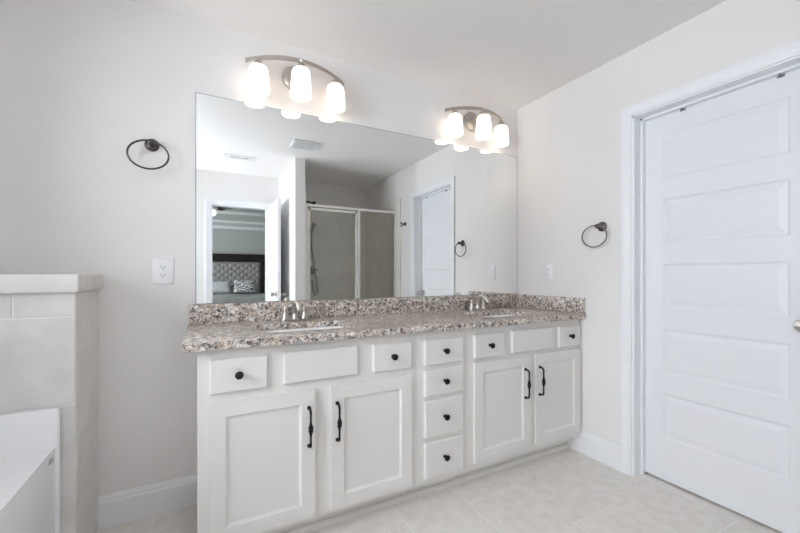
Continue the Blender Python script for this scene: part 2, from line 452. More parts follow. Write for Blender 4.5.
bm = nb(); box(bm, BXR, BXR+T, BYF, BYN, 0, H); struct('wall_bedroom_right', bm, M['bed_wall'])
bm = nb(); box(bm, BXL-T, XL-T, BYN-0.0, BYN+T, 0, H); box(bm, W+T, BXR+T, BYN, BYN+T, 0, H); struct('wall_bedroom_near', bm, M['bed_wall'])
window('window_3', BXL, *BWIN)  # added out of view to light the bedroom

# ------------------------------------------------------------------ panel doors
PZ = [(0.243, 0.490), (0.603, 0.850), (0.963, 1.210), (1.323, 1.570), (1.683, 1.930)]
def panel_leaf(mtx, w, h, t=0.035, st=0.105, z0=0.012):
    """Local: x along the width from 0 to w, y through the thickness 0..t, z up."""
    bm = nb(); rec = 0.009
    box(bm, st-0.01, w-st+0.01, rec, t-rec, z0+0.05, h-0.05)
    box(bm, 0, st, 0, t, z0, h); box(bm, w-st, w, 0, t, z0, h)
    zs = [z0]+[v for p in PZ for v in p]+[h]
    for a, b in zip(zs[0::2], zs[1::2]): box(bm, st, w-st, 0, t, a, b)
    for a, b in PZ:
        for y, s in ((0.0, 1), (t, -1)):
            o = (st, w-st, a, b)
            def ring(ins, dep): return [(o[0]+ins, y+s*dep, o[2]+ins), (o[1]-ins, y+s*dep, o[2]+ins), (o[1]-ins, y+s*dep, o[3]-ins), (o[0]+ins, y+s*dep, o[3]-ins)]
            rs = [[bm.verts.new(p) for p in ring(*q)] for q in ((0, 0.0), (0.010, rec-0.001), (0.016, rec-0.001), (0.040, 0.0025), (0.044, 0.0025))]
            for A, B in zip(rs, rs[1:]):
                for i in range(4): bm.faces.new((A[i], A[(i+1)%4], B[(i+1)%4], B[i]))
            bm.faces.new(rs[-1])
    bm.transform(mtx)
    return bm
def knob_prof(): return [(0.032, 0), (0.032, 0.006), (0.026, 0.010), (0.012, 0.014), (0.011, 0.030), (0.020, 0.036), (0.027, 0.046), (0.028, 0.054), (0.024, 0.062), (0.012, 0.066), (0, 0.067)]

# door_1: leaf flush with the far side of the wall
d1 = sroot('door_1', (W+0.1, DY1, 0))
mt = Matrix.Translation((W+0.090, DY1-0.019, 0)) @ Matrix.Rotation(-PI/2, 4, 'Z')
obj('door_leaf', panel_leaf(mt, (DY1-0.019)-(DY0+0.019), 2.042, st=0.098), M['door'], d1, smooth=False)
bm = nb(); lathe(bm, knob_prof(), mtx=aim((W+0.090, DY0+0.066, 0.935), (-1, 0, 0))); obj('door_knob', bm, M['nickel'], d1)
# door_2: swung into the bathroom against the partition
d2 = sroot('door_2', (BX1, YF, 0))
mt = Matrix.Translation((0.798, YF+0.012, 0)) @ Matrix.Rotation(PI/2, 4, 'Z')
obj('door_leaf', panel_leaf(mt, 0.695, 2.035), M['door'], d2, smooth=False)
for xs, d in ((0.763, -1), (0.798, 1)):
    bm = nb(); lathe(bm, knob_prof(), mtx=aim((xs, YF+0.012+0.63, 0.92), (d, 0, 0))); obj('door_knob', bm, M['nickel'], d2)
for z in (0.22, 1.05, 1.82):
    bm = nb(); tube(bm, [(0.801, YF+0.008, z-0.045), (0.801, YF+0.008, z+0.045)], 0.007, 10); obj('hinge', bm, M['nickel'], d2)

# small clips over the top edge of door_1
def clip(y, label):
    bm = nb(); x = W+0.090
    box(bm, x-0.0025, x-0.0005, y-0.013, y+0.013, 2.024, 2.0442); box(bm, x-0.0025, x+0.030, y-0.013, y+0.013, 2.0425, 2.0442)
    tube(bm, [(x-0.003, y, 2.028), (x-0.010, y, 2.025), (x-0.014, y, 2.030), (x-0.014, y, 2.036)], 0.004, 8)
    tag(obj('door_hook', bm, M['grey_clip']), label, 'hook', 'clips over the door top')
clip(-1.094, 'small grey metal clip over the panel door top edge, the one nearer the vanity')
clip(-1.474, 'small grey metal clip over the panel door top edge, above the door knob side')

# ------------------------------------------------------------------ tub and its tiled end ledge
LX, LY = -0.418, -0.348            # tiled faces of the ledge
LZ = 1.152
bm = nb(); box(bm, XL+0.001, LX-0.0015, LY+0.0015, -0.001, 0, LZ-0.006, mi=1)
def tile_front(x0, x1, z0, z1, y=LY): box(bm, x0+0.0025, x1-0.0025, y, y+0.008, z0+0.0025, z1-0.0025, 0.0015, 1)
def tile_side(y0, y1, z0, z1, x=LX): box(bm, x-0.008, x, y0+0.0025, y1-0.0025, z0+0.0025, z1-0.0025, 0.0015, 1)
for z0, z1 in ((0.0, 0.012), (0.012, 0.339), (0.339, 0.667), (0.667, 0.996)):
    x = LX; off = 0.33
    while x > XL:
        x0 = max(XL+0.002, x-off); tile_front(x0, x, z0, z1); x = x0-0.0 if x0 > XL+0.01 else XL
x = LX
for wd in (0.172, 0.33, 0.33, 0.33):
    x0 = max(XL+0.002, x-wd); 
    if x-x0 > 0.02: tile_front(x0, x, 0.996, 1.083)
    x = x0
for z0, z1 in ((0.0, 0.23), (0.23, 0.55), (0.55, 0.87), (0.87, 1.085)): tile_side(LY+0.008, -0.001, z0, z1)
# bullnose cap row, a little proud
x = LX+0.015
for wd in (0.33, 0.33, 0.33):
    x0 = max(XL+0.002, x-wd)
    if x-x0 > 0.02: box(bm, x0+0.002, x-0.002, LY-0.022, LY+0.10, 1.0845, LZ, 0.006, 3)
    x = x0
box(bm, LX-0.12, LX+0.015, LY+0.103, -0.001, 1.0855, LZ, 0.006, 3)
box(bm, XL+0.002, LX-0.123, LY+0.103, -0.001, 1.10, LZ, 0.003, 2)
struct('wall_tub_ledge', bm, [M['ledge_tile'], M['ledge_grout']])

tub = thing('bathtub', 'white bathtub with straight apron set against the tiled ledge', 'bathtub', (-0.9, -1.15, 0))
TX0, TX1, TY0, TY1, TZ = XL+0.004, -0.470, -1.93, LY-0.004, 0.530
bm = nb()
box(bm, TX1-0.03, TX1, TY0, TY1-0.02, 0.0, TZ-0.004, 0.002)
obj('apron', bm, M['tub'], tub)
bm = nb()
hole = rrect(TX0+0.10, TX1-0.20, TY0+0.14, TY1-0.13, 0.16, 8)
prism(bm, [[(TX0, TY0), (TX1+0.001, TY0), (TX1+0.001, TY1-0.02), (TX0, TY1-0.02)], hole], TZ-0.03, TZ)
obj('rim', bm, M['tub'], tub)
bm = nb()
cx, cy = (TX0+0.10+TX1-0.20)/2, (TY0+0.14+TY1-0.13)/2
rings = []
for s, z in ((1.0, TZ-0.002), (0.985, TZ-0.05), (0.93, 0.30), (0.86, 0.18), (0.70, 0.125), (0.0, 0.115)):
    if s == 0: rings.append([bm.verts.new((cx, cy, z))])
    else: rings.append([bm.verts.new((cx+(p[0]-cx)*s, cy+(p[1]-cy)*s, z)) for p in hole])
for A, B in zip(rings, rings[1:]):
    for i in range(len(A)):
        if len(B) == 1: bm.faces.new((A[i], A[(i+1)%len(A)], B[0]))
        else: bm.faces.new((A[i], A[(i+1)%len(A)], B[(i+1)%len(A)], B[i]))
obj('basin', bm, M['tub'], tub)
bm = nb(); box(bm, TX0, TX1+0.012, TY1-0.024, TY1, 0.0, 0.668, 0.010, 4); obj('end_upstand', bm, M['tub'], tub)
bm = nb(); box(bm, TX1-0.002, TX1+0.003, -0.432, -0.408, 0.492, 0.508, 0.001); obj('access_tab', bm, M['nickel'], tub)

# ------------------------------------------------------------------ vanity cabinets
FY = -0.549        # face-frame front
DYF = -0.567       # door and drawer fronts
CZ0, CZ1 = 0.100, 0.866
KF, KB = 1.0116, 1.0232   # sizes read at the drawer-front plane and at the frame plane
def zt(z): return 1.151+(z-1.151)*KB
def zb(z): return 1.151+(z-1.151)*KF
def knob(parent, x, z):
    bm = nb(); lathe(bm, [(0.009, 0), (0.0085, 0.004), (0.006, 0.008), (0.006, 0.014), (0.013, 0.018), (0.0155, 0.022), (0.0150, 0.026), (0.010, 0.030), (0, 0.031)], 22, aim((x, DYF, z), (0, -1, 0)))
    lathe(bm, [(0.007, 0.029), (0.0065, 0.0325), (0.0, 0.0335)], 16, aim((x, DYF, z), (0, -1, 0)))
    obj('knob', bm, M['black'], parent)
def slab_front(name, parent, x0, x1, z0, z1):
    bm = nb(); y1 = FY-0.0005
    R = [[(x0, y1, z0), (x1, y1, z0), (x1, y1, z1), (x0, y1, z1)]]
    for ins, y in ((0.0, DYF+0.005), (0.0045, DYF)):
        R.append([(x0+ins, y, z0+ins), (x1-ins, y, z0+ins), (x1-ins, y, z1-ins), (x0+ins, y, z1-ins)])
    V = [[bm.verts.new(p) for p in q] for q in R]
    for A, B in zip(V, V[1:]):
        for i in range(4): bm.faces.new((A[i], A[(i+1)%4], B[(i+1)%4], B[i]))
    bm.faces.new(V[0][::-1]); bm.faces.new(V[-1])
    return obj(name, bm, M['cabinet'], parent, ang=20)
def drawer(parent, x0, x1, z0, z1):
    d = slab_front('drawer', parent, x0, x1, z0, z1); knob(d, (x0+x1)/2-0.003, (z0+z1)/2+0.003); return d
def pull(parent, x, z0, z1):
    bm = nb(); yo = DYF-0.030
    for z in (z0, z1): lathe(bm, [(0.0088, 0), (0.0088, 0.003), (0.0068, 0.006), (0.0055, 0.012)], 16, aim((x, DYF, z), (0, -1, 0)))
    zc = (z0+z1)/2; pts = []; rad = []
    for t in range(5):
        a = PI/2*t/4; pts.append((x, DYF-0.010-0.020*math.sin(a), z0-0.0+0.016*(1-math.cos(a)))); rad.append(0.0052)
    n = 22
    for i in range(1, n):
        z = z0+0.016+(z1-z0-0.032)*i/n; k = abs(z-zc)/(z1-z0)*2
        rad.append(0.0045+0.0042*max(0, 1-(k/0.34)**2)); pts.append((x, yo, z))
    for t in range(5):
        a = PI/2*(4-t)/4; pts.append((x, DYF-0.010-0.020*math.sin(a), z1-0.016*(1-math.cos(a)))); rad.append(0.0052)
    tube(bm, pts, rad, 12)
    # twisted wires around the swelling
    for ph in range(4):
        hp = []
        for i in range(17):
            s = i/16; z = zc-0.024+0.048*s; rr = 0.003+0.0066*math.sin(PI*s); a = ph*PI/2+s*1.4*PI
            hp.append((x+rr*math.cos(a), yo+rr*math.sin(a), z))
        tube(bm, hp, 0.0018, 6)
    obj('handle', bm, M['black'], parent)
def shaker(parent, x0, x1, z0, z1, hx, pz0, pz1):
    s = 0.057; y1 = FY-0.0005
    bm = nb()
    for a in ((x0, x0+s, z0, z1), (x1-s, x1, z0, z1), (x0+s, x1-s, z0, z0+s), (x0+s, x1-s, z1-s, z1)):
        box(bm, a[0], a[1], DYF, y1, a[2], a[3])
    es = [e for e in bm.edges if all(abs(v.co.y-DYF) < 1e-6 for v in e.verts)
          and (all(abs(v.co.x-x0) < 1e-6 for v in e.verts) or all(abs(v.co.x-x1) < 1e-6 for v in e.verts) or all(abs(v.co.z-z0) < 1e-6 for v in e.verts) or all(abs(v.co.z-z1) < 1e-6 for v in e.verts))]
    # sloped inner moulding
    def rg(ins, y): return [bm.verts.new(p) for p in ((x0+s+ins, y, z0+s+ins), (x1-s-ins, y, z0+s+ins), (x1-s-ins, y, z1-s-ins), (x0+s+ins, y, z1-s-ins))]
    R = [rg(0, DYF), rg(0.003, DYF+0.005), rg(0.008, DYF+0.008), rg(0.011, DYF+0.0095)]
    for A, B in zip(R, R[1:]):
        for i in range(4): bm.faces.new((A[i], A[(i+1)%4], B[(i+1)%4], B[i]))
    d = obj('door', bm, M['cabinet'], parent, smooth=False)
    bm = nb(); box(bm, x0+s-0.004, x1-s+0.004, DYF+0.0094, DYF+0.016, z0+s-0.004, z1-s+0.004); obj('door_panel', bm, M['cabinet'], d)
    pull(d, hx, pz0, pz1)
    return d
def carcass(t, x0, x1, openings):
    bm = nb(); th = 0.016
    box(bm, x0, x0+th, FY+0.018, -0.004, CZ0, CZ1); box(bm, x1-th, x1, FY+0.018, -0.004, CZ0, CZ1)
    box(bm, x0+th, x1-th, FY+0.018, -0.004, CZ0, CZ0+th); box(bm, x0+th, x1-th, -0.012, -0.004, CZ0+th, CZ1)
    obj('carcass', bm, M['cabinet'], t)
    bm = nb(); prism(bm, [[(x0, CZ0), (x1, CZ0), (x1, CZ1), (x0, CZ1)]] + [[(a, c), (a, d), (b, d), (b, c)] for a, b, c, d in openings], FY, FY+0.018, 'y')
    obj('face_frame', bm, M['cabinet'], t, smooth=False)
    bm = nb(); box(bm, x0+0.002, x1-0.002, -0.462, -0.447, 0, CZ0); obj('toe_kick', bm, M['cabinet'], t)

def fx(p):
    return (p[0]*KB, p[1]*KF)
def sink_cabinet(x0, x1, F, zs, label):
    """F: widths of drawer, false front, drawer, door, door; then the two handle positions."""
    t = thing('sink_cabinet', label, 'cabinet', ((x0+x1)/2, -0.27, 0), 'vanity cabinets')
    (a0, a1), (f0, f1), (b0, b1), (da0, da1), (db0, db1) = [fx(p) for p in F[:5]]
    h1, h2 = F[5]*KF, F[6]*KF
    dz0, dz1, pz0, pz1 = zb(zs[0]), zt(zs[1]), zb(zs[2]), zb(zs[3])
    i = 0.012
    carcass(t, x0, x1, [(a0+i, a1-i, 0.712, 0.815), (f0+i, f1-i, 0.712, 0.815), (b0+i, b1-i, 0.712, 0.815), (da0+i, da1-i, dz0+i, dz1-i), (db0+i, db1-i, dz0+i, dz1-i)])
    drawer(t, a0, a1, zb(0.701), zt(0.834)); drawer(t, b0, b1, zb(0.702), zt(0.833))
    slab_front('false_drawer_front', t, f0, f1, zb(0.705), zt(0.837))
    shaker(t, da0, da1, dz0, dz1, h1, pz0, pz1); shaker(t, db0, db1, dz0, dz1, h2, pz0, pz1)
    return t
sink_cabinet(-0.018, 0.933, ((0.022, 0.229), (0.288, 0.613), (0.681, 0.890), (0.020, 0.419), (0.484, 0.890), 0.393, 0.516), (0.134, 0.673, 0.435, 0.593),
    'pale grey sink cabinet at the open end of the vanity near the tub')
sink_cabinet(1.248, 2.160, ((1.260, 1.483), (1.526, 1.876), (1.908, 2.126), (1.260, 1.684), (1.711, 2.126), 1.640, 1.757), (0.147, 0.687, 0.444, 0.605),
    'pale grey sink cabinet at the wall end of the vanity beside the panel door')
t = thing('drawer_cabinet', 'narrow pale grey cabinet of four stacked drawers between two sink cabinets', 'cabinet', (1.09, -0.27, 0), 'vanity cabinets')
DR = [(zb(a), zt(b)) for a, b in ((0.142, 0.328), (0.343, 0.531), (0.547, 0.684), (0.701, 0.832))]
dx0, dx1 = fx((0.954, 1.201))
carcass(t, 0.9335, 1.2475, [(dx0+0.012, dx1-0.012, a+0.01, b-0.01) for a, b in DR])
for a, b in DR: drawer(t, dx0, dx1, a, b)
bm = nb(); A = [(-0.490, 0), (-0.476, 0), (-0.476-0.0, 0.0)]
prof = [(-0.4625, 0.0), (-0.482, 0.0), (-0.482, 0.010), (-0.480, 0.017), (-0.475, 0.022), (-0.469, 0.024), (-0.4625, 0.024)]
prism(bm, [prof], 0.0, 2.150, 'x'); struct('trim_7', bm, M['cabinet'])

# ------------------------------------------------------------------ countertop
ct = thing('countertop', 'long speckled brown granite vanity countertop with two sink cutouts', 'countertop', (1.04, -0.3, 0.868))
SX = [(0.225, 0.665), (1.470, 1.910)]; SY0, SY1 = -0.458, -0.165
bm = nb()
prism(bm, [[(-0.066, -0.592), (W-0.0025, -0.592), (W-0.0025, -0.001), (-0.066, -0.001)]] + [rrect(a, b, SY0, SY1, 0.05) for a, b in SX], 0.868, 0.900)
es = [e for e in bm.edges if e.is_manifold and len(e.link_faces) == 2 and abs(e.link_faces[0].normal.dot(e.link_faces[1].normal)) < 0.3]
bmesh.ops.recalc_face_normals(bm, faces=bm.faces[:])
es = [e for e in bm.edges if len(e.link_faces) == 2 and e.calc_face_angle(0) > 1.2 and abs(e.verts[0].co.z-e.verts[1].co.z) < 1e-5]
bmesh.ops.bevel(bm, geom=es, offset=0.004, segments=2, profile=0.5, affect='EDGES')
obj('slab', bm, M['granite'], ct)
bm = nb(); box(bm, -0.057, W-0.0225, -0.020, -0.001, 0.9002, 1.000, 0.002); obj('backsplash', bm, M['granite'], ct)
bm = nb(); box(bm, W-0.022, W-0.0025, -0.588, -0.001, 0.9002, 1.000, 0.002); obj('side_splash', bm, M['granite'], ct)

# sinks
def sink(cx, label):
    t = thing('sink', label, 'sink', (cx, (SY0+SY1)/2, 0.868), 'undermount sinks')
    w2, d2 = 0.22+0.006, (SY1-SY0)/2+0.006; cy = (SY0+SY1)/2
    bm = nb()
    def lp(sx, sy, z, r): return [bm.verts.new((p[0], p[1], z)) for p in rrect(cx-sx, cx+sx, cy-sy, cy+sy, r)]
    R = [lp(w2+0.022, d2+0.022, 0.8675, 0.07), lp(w2, d2, 0.8675, 0.054), lp(w2-0.006, d2-0.006, 0.855, 0.054), lp(w2-0.018, d2-0.018, 0.78, 0.07), lp(w2-0.045, d2-0.045, 0.735, 0.06), lp(w2-0.10, d2-0.09, 0.722, 0.035), lp(0.03, 0.03, 0.718, 0.02)]
    for A, B in zip(R, R[1:]):
        k = len(A)
        for i in range(k): bm.faces.new((A[i], A[(i+1)%k], B[(i+1)%k], B[i]))
    bm.faces.new(R[-1])
    obj('bowl', bm, M['porcelain'], t)
    bm = nb(); lathe(bm, [(0.0, 0.0), (0.026, 0.0), (0.028, 0.003), (0.022, 0.004), (0.018, 0.001), (0.0, 0.001)], 24, Matrix.Translation((cx, cy, 0.7185))); obj('drain', bm, M['chrome'], t)
    return t
s1 = sink(0.445, 'white rectangular undermount sink in the counter end near the tub')
dup(s1, (1.69, (SY0+SY1)/2, 0.868), 'white rectangular undermount sink in the counter end near the side wall')

# faucets
def faucet(cx, label):
    y = -0.100
    t = thing('faucet', label, 'faucet', (cx, y, 0.9), 'centerset faucets')
    bm = nb(); prism(bm, [rrect(cx-0.078, cx+0.078, y-0.026, y+0.026, 0.024)], 0.9003, 0.914)
    es = [e for e in bm.edges if len(e.link_faces) == 2 and e.verts[0].co.z > 0.913 and e.verts[1].co.z > 0.913 and e.calc_face_angle(0) > 1]
    bmesh.ops.bevel(bm, geom=es, offset=0.004, segments=2, affect='EDGES')
    obj('base_plate', bm, M['nickel'], t)
    bm = nb()
    lathe(bm, [(0.021, 0), (0.018, 0.012), (0.0145, 0.03), (0.0135, 0.055)], 20, Matrix.Translation((cx, y, 0.913)))
    ctl = [(0, 0.930), (-0.002, 0.955), (-0.006, 0.978), (-0.018, 0.996), (-0.038, 1.004), (-0.062, 1.001), (-0.085, 0.990), (-0.104, 0.976), (-0.112, 0.966)]
    pts = [(cx, y+a, b) for a, b in ctl]; rad = [0.0150, 0.0145, 0.0140, 0.0132, 0.0125, 0.0120, 0.0116, 0.0112, 0.0108]
    tube(bm, pts, rad, 16); obj('spout', bm, M['nickel'], t)
    for s in (-1, 1):
        hx = cx+s*0.051
        bm = nb(); lathe(bm, [(0.023, 0), (0.021, 0.008), (0.0145, 0.026), (0.0115, 0.042), (0.0135, 0.050), (0.0135, 0.060), (0.009, 0.067), (0, 0.069)], 20, Matrix.Translation((hx, y, 0.913)))
        h = obj('handle', bm, M['nickel'], t)
        bm = nb(); tube(bm, [(hx, y, 0.971), (hx+s*0.020, y, 0.973), (hx+s*0.045, y-0.002, 0.974), (hx+s*0.066, y-0.003, 0.978)], [0.0075, 0.0060, 0.0058, 0.0075], 12); obj('lever', bm, M['nickel'], h)
    bm = nb(); tube(bm, [(cx, y+0.020, 0.913), (cx, y+0.020, 0.985)], 0.003, 8); lathe(bm, [(0.003, 0), (0.006, 0.004), (0.005, 0.012), (0, 0.014)], 12, Matrix.Translation((cx, y+0.020, 0.983))); obj('lift_rod', bm, M['nickel'], t)
    return t
f1 = faucet(0.440, 'brushed nickel two-lever faucet behind the sink near the tub')
dup(f1, (1.695, -0.100, 0.9), 'brushed nickel two-lever faucet behind the sink near the side wall')

# ------------------------------------------------------------------ mirror
bm = nb(); mx0, mx1, mz0, mz1 = -0.032, W-0.003, 1.0005, 2.068
R = [[bm.verts.new((a, y, b)) for a, b in ((mx0+i, mz0+i), (mx1-i, mz0+i), (mx1-i, mz1-i), (mx0+i, mz1-i))] for y, i in ((-0.0005, 0), (-0.0050, 0), (-0.0060, 0.0035))]
for A, B in zip(R, R[1:]):
    for i in range(4): bm.faces.new((A[i], A[(i+1)%4], B[(i+1)%4], B[i])).material_index = 1
bm.faces.new(R[0][::-1]).material_index = 1
bm.faces.new(R[-1]).material_index = 0
tag(obj('mirror', bm, [M['mirror'], M['mirror_edge']], smooth=False), 'large frameless wall mirror standing on the granite backsplash', 'mirror')

# ------------------------------------------------------------------ vanity lights
def vanity_light(cx, label):
    zp = 2.283
    t = thing('vanity_light', label, 'light fixture', (cx, 0, zp), 'three-shade vanity lights')
    bm = nb(); lathe(bm, [(0.0, 0.0005), (0.068, 0.0005), (0.068, 0.010), (0.060, 0.018), (0.032, 0.023), (0, 0.024)], 32, aim((cx-0.004, 0, zp-0.028), (0, -1, 0))); obj('backplate', bm, M['nickel'], t)
    def arc(u): return (cx+u*0.268, -0.048-0.082*(1-u*u), 2.268+0.026*(1-u*u))
    bm = nb(); y2 = arc(0)[1]
    tube(bm, [(cx-0.004, -0.02, zp-0.024), (cx-0.003, -0.07, zp-0.014), (cx, y2+0.03, zp-0.002), (cx, y2+0.002, arc(0)[2]-0.004)], 0.009, 12); obj('arm', bm, M['nickel'], t)
    # flat curved bar
    bm = nb(); N = 36; R = []
    for i in range(N+1):
        u = -1+2*i/N; p = Vector(arc(u)); tg = (Vector(arc(u+0.01))-Vector(arc(u-0.01))).normalized(); nrm = tg.cross(Vector((0,0,1))).normalized()
        R.append([bm.verts.new(p+nrm*a+Vector((0,0,b))) for a, b in ((-0.0045, -0.0105), (0.0045, -0.0105), (0.0045, 0.0105), (-0.0045, 0.0105))])
    for A, B in zip(R, R[1:]):
        for j in range(4): bm.faces.new((A[j], A[(j+1)%4], B[(j+1)%4], B[j]))
    bm.faces.new(R[0][::-1]); bm.faces.new(R[-1])
    obj('curved_bar', bm, M['nickel'], t)
    bm = nb(); lathe(bm, [(0.0085, 0), (0.0085, 0.004), (0.004, 0.009), (0, 0.010)], 14, aim((cx, y2-0.0045, arc(0)[2]), (0, -1, 0))); obj('finial', bm, M['chrome'], t)
    for u in (-0.775, 0.0, 0.775):
        x, y, z = arc(u)
        bm = nb(); lathe(bm, [(0.010, 0), (0.010, -0.006), (0.018, -0.014), (0.023, -0.026), (0.023, -0.040)], 20, Matrix.Translation((x, y, z-0.006)))
        s = obj('socket_cup', bm, M['nickel'], t)
        zt = z-0.038; zb = 2.098; h = zt-zb
        bm = nb(); lathe(bm, [(0.018, zt), (0.034, zt-0.004), (0.0440, zt-0.013), (0.0485, zt-0.028), (0.0500, zt-0.050), (0.0535, zt-0.6*h), (0.056, zb+0.012), (0.0535, zb), (0.048, zb+0.001), (0.047, zt-0.6*h), (0.043, zt-0.04), (0.020, zt-0.010)], 32, Matrix.Translation((x, y, 0)), cap0=False, cap1=False)
        obj('shade', bm, M['shade'], t)
        bm = nb(); lathe(bm, [(0.012, zt-0.01), (0.014, zt-0.04), (0.028, zt-0.075), (0.030, zt-0.095), (0.022, zt-0.118), (0, zt-0.126)], 20, Matrix.Translation((x, y, 0))); obj('bulb', bm, M['bulb'], t)
    return t
M['bulb'] = mat('lit_bulb', (1, 1, 1), 0.4, emis=(1.0, 0.80, 0.62), estr=6)
vl = vanity_light(0.465, 'three-shade vanity light on a curved nickel bar over the sink near the tub')
dup(vl, (1.722, 0, 2.283), 'three-shade vanity light on a curved nickel bar beside the room corner')

# ------------------------------------------------------------------ wall fittings
def towel_ring(px, n, side, label, roff):
    """px wall point, n normal into the room, side the ring's width direction."""
    n = Vector(n); side = Vector(side); p = Vector(px)
    t = thing('towel_ring', label, 'towel ring', px, 'dark bronze towel rings')
    bm = nb(); lathe(bm, [(0.0, 0.0003), (0.030, 0.0003), (0.030, 0.005), (0.025, 0.009), (0.018, 0.011), (0.011, 0.014), (0.009, 0.030), (0.009, 0.040)], 26, aim(p, n)); 
    obj('wall_plate', bm, M['bronze'], t)
    bm = nb(); lathe(bm, [(0.009, 0.036), (0.0135, 0.040), (0.0150, 0.046), (0.0135, 0.054), (0.007, 0.059), (0, 0.060)], 20, aim(p, n)); obj('post_knob', bm, M['bronze'], t)
    bm = nb(); c = p+n*0.046+side*roff+Vector((0,0,-0.059)); pts = []
    for i in range(48):
        a = 2*PI*i/48; pts.append(c+side*(0.081*math.cos(a))+Vector((0,0,1))*(0.066*math.sin(a)))
    tube(bm, pts, 0.0043, 10, closed=True); obj('ring', bm, M['bronze'], t)
towel_ring((-0.215, 0, 1.772), (0, -1, 0), (1, 0, 0), 'dark bronze towel ring on the wall beside the mirror above the tub ledge', -0.010)
towel_ring((W, -0.700, 1.446), (-1, 0, 0), (0, 1, 0), 'dark bronze towel ring on the side wall next to the panel door', 0.024)

# outlets
def wall_plate(name, loc, n, side, w, h, label, cat):
    n = Vector(n); side = Vector(side); p = Vector(loc); up = Vector((0,0,1))
    t = thing(name, label, cat, loc)
    mt = Matrix(((side.x, up.x, n.x, p.x), (side.y, up.y, n.y, p.y), (side.z, up.z, n.z, p.z), (0,0,0,1)))
    bm = nb(); box(bm, -w/2, w/2, -h/2, h/2, 0.0003, 0.006, 0.003, 2); bm.transform(mt); obj('cover_plate', bm, M['plastic'], t)
    return t, mt
t, mt = wall_plate('electrical_outlet', (-0.169, 0, 1.168), (0, -1, 0), (1, 0, 0), 0.088, 0.127, 'white duplex electrical outlet on the wall beside the mirror', 'outlet')
for zz in (-0.0195, 0.0195):
    bm = nb(); prism(bm, [rrect(-0.017, 0.017, zz-0.0145, zz+0.0145, 0.009)], 0.005, 0.0078); bm.transform(mt); s = obj('receptacle', bm, M['plastic'], t)
    bm = nb(); box(bm, -0.0085, -0.006, zz-0.003, zz+0.007, 0.007, 0.0082); box(bm, 0.006, 0.0085, zz-0.003, zz+0.007, 0.007, 0.0082); box(bm, -0.0028, 0.0028, zz-0.0105, zz-0.006, 0.007, 0.0082); bm.transform(mt); obj('slots', bm, M['slot'], s)
bm = nb(); lathe(bm, [(0.0032, 0.005), (0.0032, 0.0072), (0, 0.0076)], 12); bm.transform(mt); obj('screw', bm, M['vent'], t)
t, mt = wall_plate('wall_outlet', (W, -0.298, 1.166), (-1, 0, 0), (0, -1, 0), 0.076, 0.122, 'white rectangular outlet plate on the side wall above the side splash', 'outlet')
bm = nb(); box(bm, -0.0165, 0.0165, -0.033, 0.033, 0.005, 0.0085, 0.0015); bm.transform(mt); s = obj('receptacle', bm, M['plastic'], t)
bm = nb(); box(bm, -0.008, 0.008, -0.004, 0.004, 0.008, 0.0098, 0.0005); bm.transform(mt); obj('test_buttons', bm, M['vent'], s)
for zz in (-0.022, 0.020):
    bm = nb(); box(bm, -0.0085, -0.006, zz-0.003, zz+0.006, 0.008, 0.0088); box(bm, 0.006, 0.0085, zz-0.003, zz+0.006, 0.008, 0.0088); bm.transform(mt); obj('slots', bm, M['slot'], s)

# robe hook on the door wall past the panel door
t = thing('robe_hook', 'small black robe hook on the wall between panel door and shower', 'hook', (W, -1.83, 1.764))
bm = nb(); lathe(bm, [(0, 0.0003), (0.024, 0.0003), (0.024, 0.006), (0.012, 0.010)], 20, aim((W, -1.83, 1.764), (-1, 0, 0))); obj('wall_plate', bm, M['black'], t)
bm = nb(); tube(bm, [(W-0.008, -1.83, 1.764), (W-0.05, -1.83, 1.762), (W-0.062, -1.83, 1.780)], [0.008, 0.007, 0.010], 10)
tube(bm, [(W-0.03, -1.83, 1.764), (W-0.042, -1.83, 1.735), (W-0.060, -1.83, 1.733), (W-0.066, -1.83, 1.745)], [0.006, 0.006, 0.006, 0.008], 10); obj('prong', bm, M['black'], t)

# ------------------------------------------------------------------ ceiling vents (seen in the mirror)
t = thing('exhaust_fan_grille', 'square white exhaust fan grille on the ceiling near the partition', 'vent', (0.893, -1.57, H))
bm = nb()
prism(bm, [[(0.768, -1.69), (1.018, -1.69), (1.018, -1.45), (0.768, -1.45)], [(0.795, -1.665), (0.795, -1.475), (0.991, -1.475), (0.991, -1.665)]], H-0.013, H-0.0005); obj('frame', bm, M['vent'], t, smooth=False)
bm = nb(); box(bm, 0.796, 0.990, -1.664, -1.476, H-0.006, H-0.001); obj('backing', bm, M['vent_dark'], t)
bm = nb()
for i in range(9): y = -1.655+i*0.0212; box(bm, 0.796, 0.990, y, y+0.014, H-0.012, H-0.007)
obj('louvers', bm, M['vent'], t)
t = thing('air_register', 'narrow white louvred air register on the ceiling near the bedroom doorway', 'vent', (0.36, -2.30, H))
bm = nb()
prism(bm, [[(0.20, -2.375), (0.52, -2.375), (0.52, -2.225), (0.20, -2.225)], [(0.262, -2.335), (0.262, -2.265), (0.448, -2.265), (0.448, -2.335)]], H-0.008, H-0.0005); obj('frame', bm, M['vent'], t, smooth=False)
bm = nb(); box(bm, 0.263, 0.447, -2.334, -2.266, H-0.0035, H-0.001); obj('backing', bm, M['vent_dark'], t)
bm = nb()
for i in range(4): y = -2.330+i*0.0175; box(bm, 0.263, 0.447, y, y+0.006, H-0.009, H-0.004)
obj('louvers', bm, M['vent'], t)

